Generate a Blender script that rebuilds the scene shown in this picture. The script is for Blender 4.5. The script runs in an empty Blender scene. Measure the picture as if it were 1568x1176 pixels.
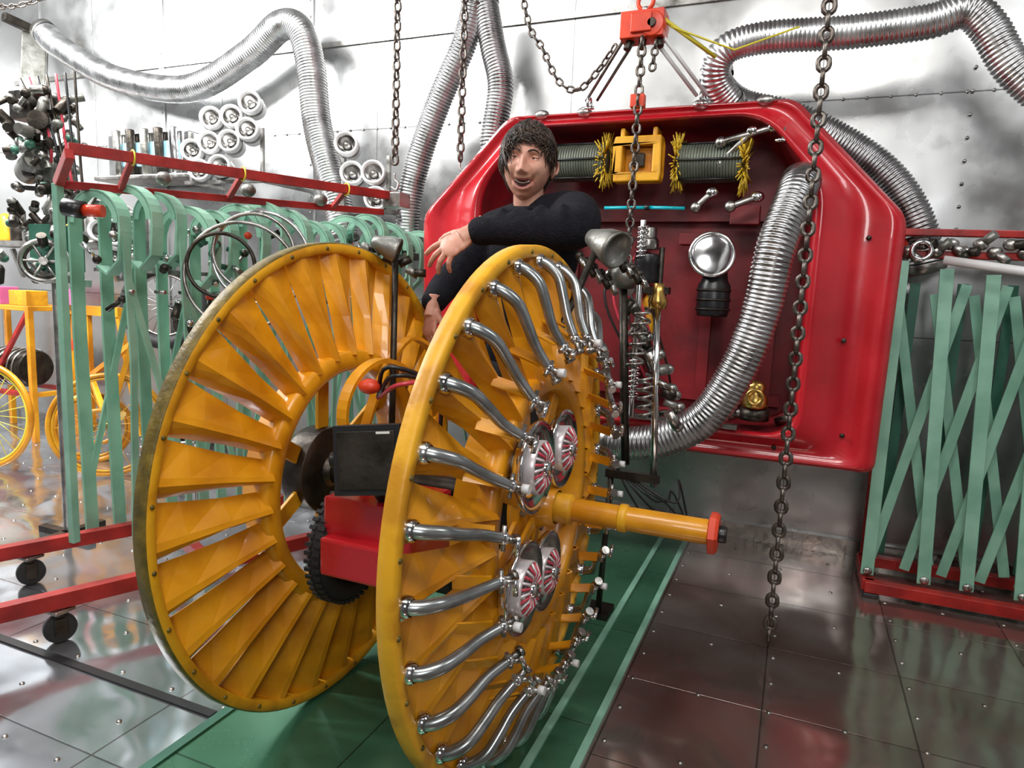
import bpy, bmesh, math, random
from mathutils import Vector, Matrix, noise
random.seed(4)
V=Vector
S=bpy.context.scene
S.view_settings.view_transform='Standard'
S.view_settings.exposure=0.0
# ---------------------------------------------------------------- materials
def mat(name,c,metal=0.0,rough=0.5,c2=None,scale=6,bump=0.0,bscale=25,rvar=0.0,emit=0,coat=0,contrast=(.35,.65),spec=.5):
    m=bpy.data.materials.new(name); m.use_nodes=True
    n=m.node_tree.nodes; l=m.node_tree.links
    b=n['Principled BSDF']
    b.inputs['Base Color'].default_value=(*c,1); b.inputs['Metallic'].default_value=metal; b.inputs['Roughness'].default_value=rough
    b.inputs['Specular IOR Level'].default_value=spec
    if coat: b.inputs['Coat Weight'].default_value=coat
    if emit:
        b.inputs['Emission Color'].default_value=(*c,1); b.inputs['Emission Strength'].default_value=emit
    tc=n.new('ShaderNodeTexCoord')
    c2=c2 or tuple(x*.8 for x in c)
    nz=n.new('ShaderNodeTexNoise'); nz.inputs['Scale'].default_value=scale; nz.inputs['Detail'].default_value=6
    l.new(tc.outputs['Object'],nz.inputs['Vector'])
    cr=n.new('ShaderNodeValToRGB'); cr.color_ramp.elements[0].position=contrast[0]; cr.color_ramp.elements[1].position=contrast[1]
    cr.color_ramp.elements[0].color=(*c2,1); cr.color_ramp.elements[1].color=(*c,1)
    l.new(nz.outputs['Fac'],cr.inputs[0]); l.new(cr.outputs[0],b.inputs['Base Color'])
    if rvar:
        mr=n.new('ShaderNodeMapRange'); mr.inputs['To Min'].default_value=max(.02,rough-rvar); mr.inputs['To Max'].default_value=rough+rvar
        mr.inputs['From Min'].default_value=.3; mr.inputs['From Max'].default_value=.7
        l.new(nz.outputs['Fac'],mr.inputs[0]); l.new(mr.outputs[0],b.inputs['Roughness'])
    if bump:
        n2=n.new('ShaderNodeTexNoise'); n2.inputs['Scale'].default_value=bscale; n2.inputs['Detail'].default_value=4
        l.new(tc.outputs['Object'],n2.inputs['Vector'])
        bp=n.new('ShaderNodeBump'); bp.inputs['Strength'].default_value=bump; bp.inputs['Distance'].default_value=.02
        l.new(n2.outputs['Fac'],bp.inputs['Height']); l.new(bp.outputs[0],b.inputs['Normal'])
    return m

def sheet_mat(name,c,c2,rough,axes,bw,bh,rot=0,scale=1.2,bump=.25,metal=1.0,stain=None):
    m=bpy.data.materials.new(name); m.use_nodes=True
    n=m.node_tree.nodes; l=m.node_tree.links; b=n['Principled BSDF']
    b.inputs['Metallic'].default_value=metal
    tc=n.new('ShaderNodeTexCoord'); sp=n.new('ShaderNodeSeparateXYZ'); cb=n.new('ShaderNodeCombineXYZ')
    l.new(tc.outputs['Object'],sp.inputs[0])
    l.new(sp.outputs[axes[0]],cb.inputs[0]); l.new(sp.outputs[axes[1]],cb.inputs[1])
    br=n.new('ShaderNodeTexBrick'); br.inputs['Scale'].default_value=1; br.inputs['Brick Width'].default_value=bw; br.inputs['Row Height'].default_value=bh
    br.offset=0.0
    br.inputs['Mortar Size'].default_value=.003; br.inputs['Mortar Smooth'].default_value=.3
    br.inputs['Color1'].default_value=(1,1,1,1); br.inputs['Color2'].default_value=(.80,.80,.80,1); br.inputs['Mortar'].default_value=(.35,.35,.35,1)
    l.new(cb.outputs[0],br.inputs['Vector'])
    nz=n.new('ShaderNodeTexNoise'); nz.inputs['Scale'].default_value=scale; nz.inputs['Detail'].default_value=7; nz.inputs['Distortion'].default_value=.6
    l.new(tc.outputs['Object'],nz.inputs['Vector'])
    cr=n.new('ShaderNodeValToRGB'); cr.color_ramp.elements[0].position=.30; cr.color_ramp.elements[1].position=.68
    cr.color_ramp.elements[0].color=(*c2,1); cr.color_ramp.elements[1].color=(*c,1)
    if stain:
        e=cr.color_ramp.elements.new(.43); e.color=(*stain,1)
    l.new(nz.outputs['Fac'],cr.inputs[0])
    mx=n.new('ShaderNodeMix'); mx.data_type='RGBA'; mx.blend_type='MULTIPLY'; mx.inputs[0].default_value=1
    l.new(cr.outputs[0],mx.inputs[6]); l.new(br.outputs['Color'],mx.inputs[7]); l.new(mx.outputs[2],b.inputs['Base Color'])
    n2=n.new('ShaderNodeTexNoise'); n2.inputs['Scale'].default_value=scale*5; n2.inputs['Detail'].default_value=8
    l.new(tc.outputs['Object'],n2.inputs['Vector'])
    mr=n.new('ShaderNodeMapRange'); mr.inputs['From Min'].default_value=.3; mr.inputs['From Max'].default_value=.7
    mr.inputs['To Min'].default_value=rough*.7; mr.inputs['To Max'].default_value=rough*1.4
    l.new(n2.outputs['Fac'],mr.inputs[0]); l.new(mr.outputs[0],b.inputs['Roughness'])
    n3=n.new('ShaderNodeTexNoise'); n3.inputs['Scale'].default_value=2.2; n3.inputs['Detail'].default_value=1.5
    l.new(tc.outputs['Object'],n3.inputs['Vector'])
    bp=n.new('ShaderNodeBump'); bp.inputs['Strength'].default_value=bump; bp.inputs['Distance'].default_value=.05
    l.new(n3.outputs['Fac'],bp.inputs['Height'])
    bp2=n.new('ShaderNodeBump'); bp2.inputs['Strength'].default_value=.5; bp2.inputs['Distance'].default_value=.01
    l.new(br.outputs['Fac'],bp2.inputs['Height']); bp2.invert=True
    l.new(bp.outputs[0],bp2.inputs['Normal']); l.new(bp2.outputs[0],b.inputs['Normal'])
    return m

M={}
M['wall']=sheet_mat('wall_sheet_metal',(.54,.55,.55),(.40,.405,.405),.29,('X','Z'),1.25,1.1,bump=.32,scale=1.0,metal=.9)
M['wallx']=sheet_mat('side_wall_sheet',(.66,.67,.68),(.5,.5,.5),.45,('Y','Z'),1.25,1.1,metal=.6)
M['ceil']=sheet_mat('ceiling_sheet',(.66,.67,.68),(.5,.5,.5),.45,('X','Y'),1.25,1.1,metal=.6)
M['fl_l']=sheet_mat('floor_aluminium',(.72,.76,.82),(.42,.42,.43),.14,('X','Y'),.8,.55,bump=.7,metal=.9)
M['fl_r']=sheet_mat('floor_stained_steel',(.48,.44,.40),(.24,.19,.16),.13,('X','Y'),.42,.42,scale=1.6,bump=.4,stain=(.34,.23,.20),metal=.78)
M['fl_g']=sheet_mat('floor_green_plate',(.10,.29,.165),(.04,.15,.085),.24,('X','Y'),1.0,.6,metal=.45,bump=.3)
M['yellow']=mat('yellow_enamel',(.76,.33,.006),0,.36,(.52,.19,.004),5,.08,20,.1,coat=.25,contrast=(.4,.6))
M['yelworn']=mat('yellow_worn',(.76,.38,.012),0,.42,(.56,.25,.01),10,.08,40,.1,contrast=(.4,.55))
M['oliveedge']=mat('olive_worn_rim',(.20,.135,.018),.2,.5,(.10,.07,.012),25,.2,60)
M['red']=mat('red_gelcoat',(.54,.012,.022),0,.28,(.38,.008,.015),3,.05,10,.08,coat=.5)
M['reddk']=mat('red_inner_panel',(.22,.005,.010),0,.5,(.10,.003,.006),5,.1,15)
M['redbeam']=mat('red_beam_paint',(.42,.02,.015),.1,.4,(.22,.010,.008),9,.1)
M['orange']=mat('orange_red_paint',(.72,.06,.015),0,.4,(.5,.03,.01),9)
M['mint']=mat('mint_green_paint',(.30,.56,.42),.1,.36,(.20,.42,.31),7,.05)
M['mintdk']=mat('dark_green_paint',(.05,.18,.12),.1,.4,(.03,.12,.08),7)
M['chrome']=mat('chrome',(.80,.80,.81),1,.14,(.55,.55,.55),12,rvar=.06)
M['steel']=mat('dull_steel',(.45,.44,.42),1,.33,(.25,.24,.22),14,.1,30,.1)
M['duct']=mat('duct_foil',(.72,.73,.74),1,.30,(.5,.5,.5),12,rvar=.08)
M['ductdk']=mat('duct_foil_dark',(.50,.50,.51),1,.32,(.32,.32,.32),12,rvar=.08)
M['chain']=mat('chain_iron',(.20,.18,.16),.9,.38,(.10,.08,.07),20)
M['tube']=mat('grey_arm_tube',(.40,.42,.42),.85,.27,(.24,.26,.26),20)
M['black']=mat('black_plastic',(.012,.012,.014),0,.35)
M['rubber']=mat('rubber',(.015,.015,.015),0,.7,bump=.2)
M['grease']=mat('greasy_iron',(.07,.06,.05),.8,.4,(.03,.025,.02),14,.2)
M['white']=mat('white_plastic',(.80,.80,.80),0,.4)
M['redpl']=mat('red_plastic_strip',(.6,.05,.08),0,.3)
M['pinkw']=mat('pale_strip',(.80,.74,.74),.3,.3)
M['cyan']=mat('cyan_lamp',(.0,.40,.48),0,.3,emit=.15)
M['brass']=mat('brass',(.65,.42,.12),1,.3)
M['ribgrey']=mat('ribbed_grey_green',(.16,.18,.14),.3,.5,(.09,.10,.08),10)
M['bristle']=mat('yellow_bristle',(.75,.50,.03),0,.5)
M['skin']=mat('skin',(.62,.33,.24),0,.45,(.52,.23,.16),20,.06,90)
M['lip']=mat('lips',(.42,.14,.12),0,.4)
M['mouth']=mat('mouth_inside',(.08,.015,.015),0,.5)
M['teeth']=mat('teeth',(.75,.70,.60),0,.3)
M['eyew']=mat('eye_white',(.70,.66,.62),0,.2)
M['iris']=mat('iris',(.03,.02,.015),0,.1)
M['hair']=mat('hair_brown',(.050,.027,.015),0,.45,(.014,.008,.006),30)
M['knit']=mat('navy_sweater',(.009,.009,.014),0,.9,(.005,.005,.008),40,.4,160,spec=.2)
M['trouser']=mat('dark_trousers',(.02,.02,.025),0,.85)
M['pink']=mat('pink_card',(.75,.15,.35),0,.5)
M['blue']=mat('pale_blue_panel',(.35,.65,.80),.3,.3)
M['lime']=mat('yellow_strap',(.75,.65,.05),0,.5)
M['canvas']=mat('dusty_grey_metal',(.30,.30,.28),.7,.42,(.13,.13,.11),12,.2)

# ---------------------------------------------------------------- mesh builder
def frame(t):
    t=t.normalized(); a=V((0,0,1)) if abs(t.z)<.9 else V((1,0,0))
    u=t.cross(a).normalized(); w=t.cross(u).normalized(); return u,w
class MB:
    def __init__(s): s.v=[];s.f=[];s.m=[];s.s=[];s.mats=[]
    def mi(s,k):
        if k not in s.mats: s.mats.append(k)
        return s.mats.index(k)
    def add(s,vs,fs,k,smooth=True):
        o=len(s.v); i=s.mi(k); s.v+= [tuple(x) for x in vs]
        for f in fs: s.f.append([o+a for a in f]); s.m.append(i); s.s.append(smooth)
    def tube(s,path,rad,k,seg=10,closed=False,caps=True,flat=None):
        P=[V(p) for p in path]; n=len(P)
        R=rad if callable(rad) else (lambda i:rad) if not isinstance(rad,(list,tuple)) else (lambda i:rad[i])
        vs=[];u=None
        for i in range(n):
            if closed: t=P[(i+1)%n]-P[i-1]
            else: t=P[min(i+1,n-1)]-P[max(i-1,0)]
            if t.length<1e-9: t=V((0,0,1))
            t.normalize()
            if u is None: u,_=frame(t)
            u=(u-t*u.dot(t)); 
            if u.length<1e-6: u,_=frame(t)
            u.normalize(); w=t.cross(u)
            r=R(i)
            for j in range(seg):
                a=2*math.pi*j/seg
                fx,fy=(1,1) if flat is None else flat
                vs.append(P[i]+u*(r*math.cos(a)*fx)+w*(r*math.sin(a)*fy))
        fs=[]
        for i in range(n if closed else n-1):
            for j in range(seg):
                a=i*seg+j;b=i*seg+(j+1)%seg;c=((i+1)%n)*seg+(j+1)%seg;d=((i+1)%n)*seg+j
                fs.append((a,b,c,d))
        s.add(vs,fs,k,True)
        if caps and not closed:
            s.add(vs[:seg],[tuple(range(seg))],k,False); s.add(vs[-seg:],[tuple(range(seg))],k,False)
    def cyl(s,a,b,r,k,r2=None,seg=16): s.tube([a,b],[r,r if r2 is None else r2],k,seg)
    def box(s,c,size,k,rot=None):
        vs=[]
        for x in (-.5,.5):
            for y in (-.5,.5):
                for z in (-.5,.5):
                    p=V((x*size[0],y*size[1],z*size[2]))
                    if rot is not None: p=rot@p
                    vs.append(V(c)+p)
        s.add(vs,[(0,1,3,2),(4,6,7,5),(0,4,5,1),(2,3,7,6),(0,2,6,4),(1,5,7,3)],k,False)
    def bar(s,a,b,w,h,k,up=(0,0,1)):
        a=V(a);b=V(b);t=(b-a); L=t.length; t.normalize(); up=V(up)
        x=t.cross(up); 
        if x.length<1e-4: x=t.cross(V((0,1,0)))
        x.normalize(); z=x.cross(t)
        s.box((a+b)/2,(w,L,h),k,Matrix((x,t,z)).transposed())
    def strip(s,path,wdir,w,th,k):
        P=[V(p) for p in path]; wd=V(wdir).normalized(); vs=[]
        for i,p in enumerate(P):
            t=(P[min(i+1,len(P)-1)]-P[max(i-1,0)]).normalized(); nn=t.cross(wd).normalized()
            vs+=[p+wd*w/2+nn*th/2,p-wd*w/2+nn*th/2,p-wd*w/2-nn*th/2,p+wd*w/2-nn*th/2]
        fs=[]
        for i in range(len(P)-1):
            for j in range(4): fs.append((i*4+j,i*4+(j+1)%4,(i+1)*4+(j+1)%4,(i+1)*4+j))
        fs+=[(0,1,2,3),tuple(len(vs)-4+j for j in range(4))]
        s.add(vs,fs,k,False)
    def lathe(s,prof,c,axis,k,seg=32,smooth=True):
        c=V(c);t=V(axis).normalized();u,w=frame(t);vs=[];fs=[]
        for r,h in prof:
            for j in range(seg):
                a=2*math.pi*j/seg; vs.append(c+t*h+u*(r*math.cos(a))+w*(r*math.sin(a)))
        for i in range(len(prof)-1):
            for j in range(seg): fs.append((i*seg+j,i*seg+(j+1)%seg,(i+1)*seg+(j+1)%seg,(i+1)*seg+j))
        s.add(vs,fs,k,smooth)
    def ell(s,c,r,k,seg=20,rings=12,rot=None):
        c=V(c);vs=[];fs=[]
        for i in range(rings+1):
            th=math.pi*i/rings
            for j in range(seg):
                a=2*math.pi*j/seg
                p=V((r[0]*math.sin(th)*math.cos(a),r[1]*math.sin(th)*math.sin(a),r[2]*math.cos(th)))
                if rot is not None: p=rot@p
                vs.append(c+p)
        for i in range(rings):
            for j in range(seg): fs.append((i*seg+j,i*seg+(j+1)%seg,(i+1)*seg+(j+1)%seg,(i+1)*seg+j))
        s.add(vs,fs,k,True)
    def torus(s,c,R,r,axis,k,seg=48,sub=8):
        c=V(c);u,w=frame(V(axis))
        s.tube([c+u*(R*math.cos(2*math.pi*i/seg))+w*(R*math.sin(2*math.pi*i/seg)) for i in range(seg)],r,k,sub,closed=True)
    def obj(s,name,parent=None,bevel=0,solid=0,remesh=0,smooth_it=0,subs=0):
        me=bpy.data.meshes.new(name); me.from_pydata(s.v,[],s.f)
        for k in s.mats: me.materials.append(M[k])
        me.polygons.foreach_set('material_index',s.m); me.polygons.foreach_set('use_smooth',s.s)
        bm=bmesh.new(); bm.from_mesh(me); bmesh.ops.remove_doubles(bm,verts=bm.verts,dist=1e-6)
        bmesh.ops.recalc_face_normals(bm,faces=bm.faces); bm.to_mesh(me); bm.free(); me.update()
        o=bpy.data.objects.new(name,me); bpy.context.collection.objects.link(o)
        if parent: o.parent=parent
        if remesh:
            r=o.modifiers.new('r','REMESH'); r.mode='VOXEL'; r.voxel_size=remesh; r.use_smooth_shade=True
        if smooth_it:
            q=o.modifiers.new('s','SMOOTH'); q.iterations=smooth_it; q.factor=.6
        if solid:
            q=o.modifiers.new('so','SOLIDIFY'); q.thickness=solid; q.offset=0
        if bevel:
            q=o.modifiers.new('b','BEVEL'); q.width=bevel; q.segments=2; q.limit_method='ANGLE'; q.angle_limit=math.radians(40)
        if subs:
            q=o.modifiers.new('ss','SUBSURF'); q.levels=subs; q.render_levels=subs
        return o
def empty(name,loc=(0,0,0)):
    o=bpy.data.objects.new(name,None); bpy.context.collection.objects.link(o); o.empty_display_size=.1
    return o
def cr(pts,n=10):
    P=[V(p) for p in pts]; P=[P[0]*2-P[1]]+P+[P[-1]*2-P[-2]]; out=[]
    for i in range(1,len(P)-2):
        a,b,c,d=P[i-1:i+3]
        for j in range(n):
            t=j/n; out.append(.5*((2*b)+(c-a)*t+(2*a-5*b+4*c-d)*t*t+(3*b-a-3*c+d)*t**3))
    out.append(P[-2]); return out
def resample(path,step):
    out=[path[0].copy()]; acc=0
    for i in range(len(path)-1):
        a,b=path[i],path[i+1]; L=(b-a).length
        if L<1e-9: continue
        t=step-acc
        while t<=L: out.append(a+(b-a)*(t/L)); t+=step
        acc=L-(t-step)
    return out
def duct(mb,pts,r,k='duct',pitch=.02,seg=18):
    p=resample(cr(pts,14),pitch/4)
    prof=[0,.6,1,.6]
    mb.tube(p,lambda i:r*(.92+.11*prof[i%4]),k,seg)
def chain(mb,pts,k='chain',L=.050,W=.017,wr=.0048):
    path=resample([V(p) for p in pts],L*.72) if len(pts)==2 else resample(cr(pts,12),L*.72)
    for i in range(len(path)-1):
        a,b=path[i],path[i+1]; t=(b-a).normalized(); u,w=frame(t)
        if i%2: u=w
        c=(a+b)/2; pp=[]
        h=L/2-W
        for j in range(12):
            an=2*math.pi*j/12; x=math.cos(an)*(W-wr); y=math.sin(an)*(W-wr)+(h if math.sin(an)>0 else -h)
            pp.append(c+u*x+t*y)
        mb.tube(pp,wr,k,6,closed=True)

# ---------------------------------------------------------------- room
X0,X1,Y0,Y1,H=-7.0,3.2,-2.6,3.7,3.45
def slab(name,c,size,k):
    m=MB(); m.box(c,size,k); return m.obj(name)
slab('wall_back',((X0+X1)/2,Y1+.05,H/2),(X1-X0,.1,H),'wall')
slab('wall_front',((X0+X1)/2,Y0-.05,H/2),(X1-X0,.1,H),'wallx')
slab('wall_left',(X0-.05,(Y0+Y1)/2,H/2),(.1,Y1-Y0,H),'wallx')
slab('wall_right',(X1+.05,(Y0+Y1)/2,H/2),(.1,Y1-Y0,H),'wallx')
slab('ceiling',((X0+X1)/2,(Y0+Y1)/2,H+.05),(X1-X0,Y1-Y0,.1),'ceil')
m=MB()
m.box(((X0-1.42)/2,(Y0+Y1)/2,-.05),(-1.42-X0,Y1-Y0,.1),'fl_l')
m.box((-.93,(Y0+Y1)/2,-.05),(.98,Y1-Y0,.1),'fl_g')
m.box(((X1-.44)/2,(Y0+Y1)/2,-.05),(X1+.44,Y1-Y0,.1),'fl_r')
for x in (-.44,-.56): m.box((x,.8,.004),(.022,5.6,.008),'mint')
m.box((-1.43,.8,.003),(.03,5.6,.006),'mintdk')
m.box((-3.3,1.36,.003),(3.7,.028,.006),'black')
for i in range(-24,20):
    for j in range(-2,22):
        x=i*.21+.02; y=j*.175
        if -1.4<x<-.45 or (i%2 and j%2): continue
        m.lathe([(.008,0),(.007,.003),(.0,.0045)],(x,y,0),(0,0,1),'steel',8)
m.obj('floor')
m=MB()
m.box((-1.9,Y1-.008,2.72),(8,.016,.03),'steel'); m.obj('trim_1')
m=MB()
for x in (-5.6,-4.3,-3.0,1.35,2.4):
    m.box((x,Y1-.005,1.7),(.045,.010,3.4),'wall')
for i in range(34):
    for x in (-4.3,-3.0,1.35,.62): m.lathe([(.008,0),(.006,.004),(0,.006)],(x,Y1-.010,.1+i*.1),(0,-1,0),'steel',8)
for i in range(70): m.lathe([(.008,0),(.006,.004),(0,.006)],(-5.5+i*.1,Y1-.002,2.20),(0,-1,0),'steel',8)
m.obj('trim_2')
m=MB(); m.box(((X0+X1)/2,Y1-.012,.04),(X1-X0,.024,.08),'steel'); m.obj('baseboard_back')

# ---------------------------------------------------------------- wheels
WRD=.68
CY,CZ=1.665,.68
N=28; K=WRD/.65
def wheel(name,cx,inner,din,wfrac,left):
    root=empty(name)
    def W(r,a,d): return V((cx+d,CY+K*r*math.cos(a),CZ+K*r*math.sin(a)))
    m=MB()
    seg=120
    prof=[(.645,-.024),(.65,-.020),(.65,.010),(.646,.015),(.625,.015),(.620,.010),(.618,-.018),(.622,-.024),(.645,-.024)]
    vs=[];fs=[]
    for r,d in prof:
        for j in range(seg): vs.append(W(r,2*math.pi*j/seg,d))
    def ring(i):
        return [(i*seg+j,i*seg+(j+1)%seg,(i+1)*seg+(j+1)%seg,(i+1)*seg+j) for j in range(seg)]
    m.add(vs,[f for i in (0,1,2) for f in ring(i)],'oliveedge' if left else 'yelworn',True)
    m.add(vs,[f for i in (3,4,5,6,7) for f in ring(i)],'yelworn',True)
    for i in range(N):
        a=2*math.pi*(i+.5)/N
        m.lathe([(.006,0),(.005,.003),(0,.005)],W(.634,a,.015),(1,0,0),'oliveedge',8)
    m.obj('rim',root)
    b=MB()
    for i in range(N):
        a0=2*math.pi*i/N; pit=2*math.pi/N; vs=[]
        rs=[inner,inner+.03,.45,.55,.622]
        for q,r in enumerate(rs):
            t=(r-inner)/(.622-inner); d=din*(1-t)-.008*t
            ww=wfrac+(1-wfrac)*max(0,(t-.4)/.6)**1.0
            amp=.034*(1-.35*t)
            for o,dd in ((-.50,-.6),(.10,.6),(.22,.75),(.34,.2),(.47,-.9)):
                vs.append(W(r,a0+pit*o*ww,d+amp*dd))
        fs=[]
        for q in range(len(rs)-1):
            for c in range(4): fs.append((q*5+c,q*5+c+1,(q+1)*5+c+1,(q+1)*5+c))
        b.add(vs,fs,'yellow',False)
    b.obj('blades',root,solid=.004)
    m=MB()
    inn=inner*K
    pr=[(inn+.012,din-.03),(inn+.012,din+.006),(inn+.004,din+.014),(inn-.038,din+.014),(inn-.045,din+.006),(inn-.045,din-.11),(inn-.035,din-.11),(inn-.035,din-.03),(inn+.012,din-.03)]
    m.lathe(pr,(cx,CY,CZ),(1,0,0),'yellow',72)
    m.obj('inner_ring',root)
    return root,W
lw,WL=wheel('yellow_bladed_wheel',-1.25,.345,.05,.80,True)
m=MB()
for i in range(6):
    a=math.pi/6+i*math.pi/3
    m.bar(WL(.10,a,-.06),WL(.31,a,-.06),.05,.012,'yelworn',up=(1,0,0))
m.lathe([(.04,-.12),(.12,-.12),(.13,-.10),(.13,-.03),(.11,-.02),(.05,-.02),(.04,0)],(-1.25,CY,CZ),(1,0,0),'grease',40)
m.obj('hub_spokes',lw,bevel=.002)
RX=-.635
rw,WR=wheel('yellow_bladed_wheel.001',RX,.335,.045,.62,False)
m=MB()
for i in range(8):
    a=math.pi/8+i*math.pi/4
    m.bar(WR(.06,a,.01),WR(.31,a,.03),.050,.012,'yellow',up=(1,0,0))
m.lathe([(.0,-.01),(.11,-.01),(.115,.005),(.11,.02),(.07,.03),(.055,.06),(.052,.08),(.045,.09)],(RX,CY,CZ),(1,0,0),'yellow',40)
for i in range(6):
    a=i*math.pi/3; m.cyl(WR(.088,a,.02),WR(.088,a,.035),.010,'steel',seg=6)
m.obj('hub',rw,bevel=.002)
m=MB()
m.cyl((-.62,CY,CZ),(-.155,CY,CZ),.031,'yellow',seg=28)
m.lathe([(.031,0),(.040,.004),(.040,.05),(.031,.056)],(-.555,CY,CZ),(1,0,0),'yelworn',28)
m.lathe([(.031,0),(.036,.004),(.036,.02),(.031,.024)],(-.38,CY,CZ),(1,0,0),'yelworn',28)
m.lathe([(.0,.022),(.045,.022),(.052,.015),(.052,0),(.03,-.004)],(-.155,CY,CZ),(1,0,0),'orange',6,smooth=False)
m.cyl((-.14,CY,CZ),(-.115,CY,CZ),.020,'grease',seg=16)
m.lathe([(.021,0),(.021,.012),(.0,.012)],(-.13,CY,CZ),(1,0,0),'black',16)
m.obj('axle_shaft',rw,bevel=.001)
m=MB()
for (dy,dz,R,xx) in ((-.235,.165,.108,.105),(.045,.150,.106,.075),(-.285,-.105,.108,.105),(-.035,-.165,.106,.070)):
    c=V((RX+xx,CY+dy,CZ+dz)); q=R/.112
    def P_(r,h): return (r*q,h)
    m.lathe([P_(.02,-.036),P_(.05,-.034),P_(.085,-.020),P_(.110,.0),P_(.113,.008),P_(.109,.014),P_(.090,.002),P_(.070,-.004),P_(.058,.0),P_(.0,.0)],c,(1,0,0),'chrome',56)
    m.lathe([P_(.064,-.002),P_(.066,.020),P_(.062,.024),P_(.058,.020),P_(.058,-.002)],c,(1,0,0),'pinkw',48)
    for i in range(24):
        a=2*math.pi*i/24
        p0=c+V((.030,.016*q*math.cos(a),.016*q*math.sin(a))); p1=c+V((.034,.040*q*math.cos(a+.1),.040*q*math.sin(a+.1))); p2=c+V((.022,.061*q*math.cos(a+.2),.061*q*math.sin(a+.2)))
        m.tube([p0,p1,p2],[.0016,.0030,.0036],'redpl' if i%2==0 else 'pinkw',6)
    m.lathe([(.020*q,.020),(.020*q,.034),(.015*q,.040),(.0,.042)],c,(1,0,0),'chrome',24)
    m.cyl(c+V((-.06,0,0)),c+V((-.03,0,0)),.03,'steel')
    hb=V((RX+.03,CY,CZ)); m.bar(hb.lerp(c,.25),c+V((-.045,0,0)),.03,.010,'yellow',up=(1,0,0))
m.obj('turbine_lamps',rw)
m=MB()
for i in range(N):
    a=2*math.pi*(i+.15)/N; s=.035*math.sin(i*2.1)
    pts=[WR(.612,a,.015),WR(.602,a,.04),WR(.575,a,.068),WR(.53,a+.01,.085),WR(.48,a+.02,.100),WR(.43,a+.03+s*.4,.125)]
    pp=cr(pts,5); n=len(pp)
    m.tube(pp,lambda q,n=n:.0155-.0045*q/n,'tube',12)
    m.lathe([(.022,-.004),(.022,.008),(.017,.014)],WR(.609,a,.015),(1,0,0),'chrome',14)
    tip=pts[-1]; dr=(pts[-1]-pts[-2]).normalized()
    m.ell(tip,(.014,.014,.014),'chrome',14,8)
    m.cyl(tip,tip+dr*.035,.008,'steel',seg=10); m.cyl(tip+dr*.028,tip+dr*.038,.013,'steel',seg=8)
    u=WR(.43,a+.10,.125)-tip; u.normalize()
    m.cyl(tip-u*.026,tip+u*.026,.0055,'steel',seg=8)
    tc=tip+dr*.01+V((.024,0,0)); m.cyl(tip,tc,.006,'steel',seg=8)
    if i%3==0: m.cyl(tc-V((.006,0,0)),tc+V((.010,0,0)),.010,'white',seg=12)
    else: m.cyl(tc-u*.008,tc+u*.03,.006,'chrome',seg=8)
    m.strip([WR(.47,a+.02,.035),WR(.455,a+.02,.075),WR(.44,a+.02,.108)],WR(.47,a+.1,.05)-WR(.47,a,.05),.028,.005,'yellow')
m.obj('curved_arms',rw)

# ---------------------------------------------------------------- chassis between wheels
ch=empty('wheel_chassis_machine')
m=MB()
m.cyl((-1.36,CY,CZ),(-.67,CY,CZ),.035,'grease',seg=20)
m.box((-.96,1.50,.60),(.26,.22,.20),'red'); m.box((-.97,1.38,.555),(.20,.06,.10),'red')
m.box((-.95,1.60,.44),(.30,.07,.05),'grease')
m.cyl((-1.07,1.45,.62),(-1.03,1.45,.62),.02,'chrome')
m.obj('gearbox',ch,bevel=.008)
m=MB()
c=V((-1.10,1.52,.53))
m.torus(c,.130,.032,(1,0,0),'rubber',64,12)
for i in range(46):
    a=2*math.pi*i/46
    for sx in (-.014,.014): m.box(c+V((sx,.161*math.cos(a),.161*math.sin(a))),(.02,.010,.008),'rubber',Matrix.Rotation(a-math.pi/2,3,'X'))
m.lathe([(.10,-.02),(.09,-.012),(.05,-.02),(.03,.02),(.0,.025)],c,(1,0,0),'steel',32)
m.obj('small_tyre',ch)
m=MB()
R=Matrix.Rotation(math.radians(12),3,'Z')@Matrix.Rotation(math.radians(-8),3,'X')@Matrix.Rotation(math.radians(-6),3,'Y')
c=V((-.935,1.38,.82))
m.box(c,(.17,.07,.17),'black',R); m.box(c+R@V((0,-.037,0)),(.145,.006,.14),'grease',R); m.box(c+R@V((.045,-.04,.065)),(.035,.002,.006),'white',R)
m.cyl(c+V((0,.02,-.08)),c+V((0,.12,-.20)),.014,'black')
m.cyl(c+R@V((-.09,0,.0)),c+R@V((-.105,0,.0)),.02,'black')
m.obj('monitor',ch,bevel=.006)
m=MB()
m.strip(cr([(-1.05,1.55,.70),(-1.05,1.42,.88),(-1.04,1.45,1.0),(-1.03,1.58,1.04),(-1.02,1.75,.95),(-1.0,1.78,.8)],6),(1,0,0),.03,.012,'yellow')
m.strip(cr([(-1.12,1.55,.70),(-1.16,1.75,.95),(-1.14,1.9,1.08),(-1.08,2.0,.95),(-1.05,1.9,.65)],6),(1,0,0),.03,.012,'yellow')
for a in range(3): m.tube(cr([(-1.0,1.5,.95),(-.9-.02*a,1.45,1.0+.02*a),(-.85,1.55,.98),(-.88,1.62,.8)],6),.006,'black' if a else 'redpl',6)
m.ell((-1.0,1.46,.985),(.03,.025,.02),'orange')
m.obj('yellow_brackets',ch)
m=MB()
for x,zt in ((-1.17,1.34),(-.53,1.36)):
    y=1.84
    m.cyl((x,y,zt),(x+(.06 if x<-1 else -.24),1.74,.70),.010,'grease')
m.obj('upright_posts',ch)
m=MB()
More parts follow.
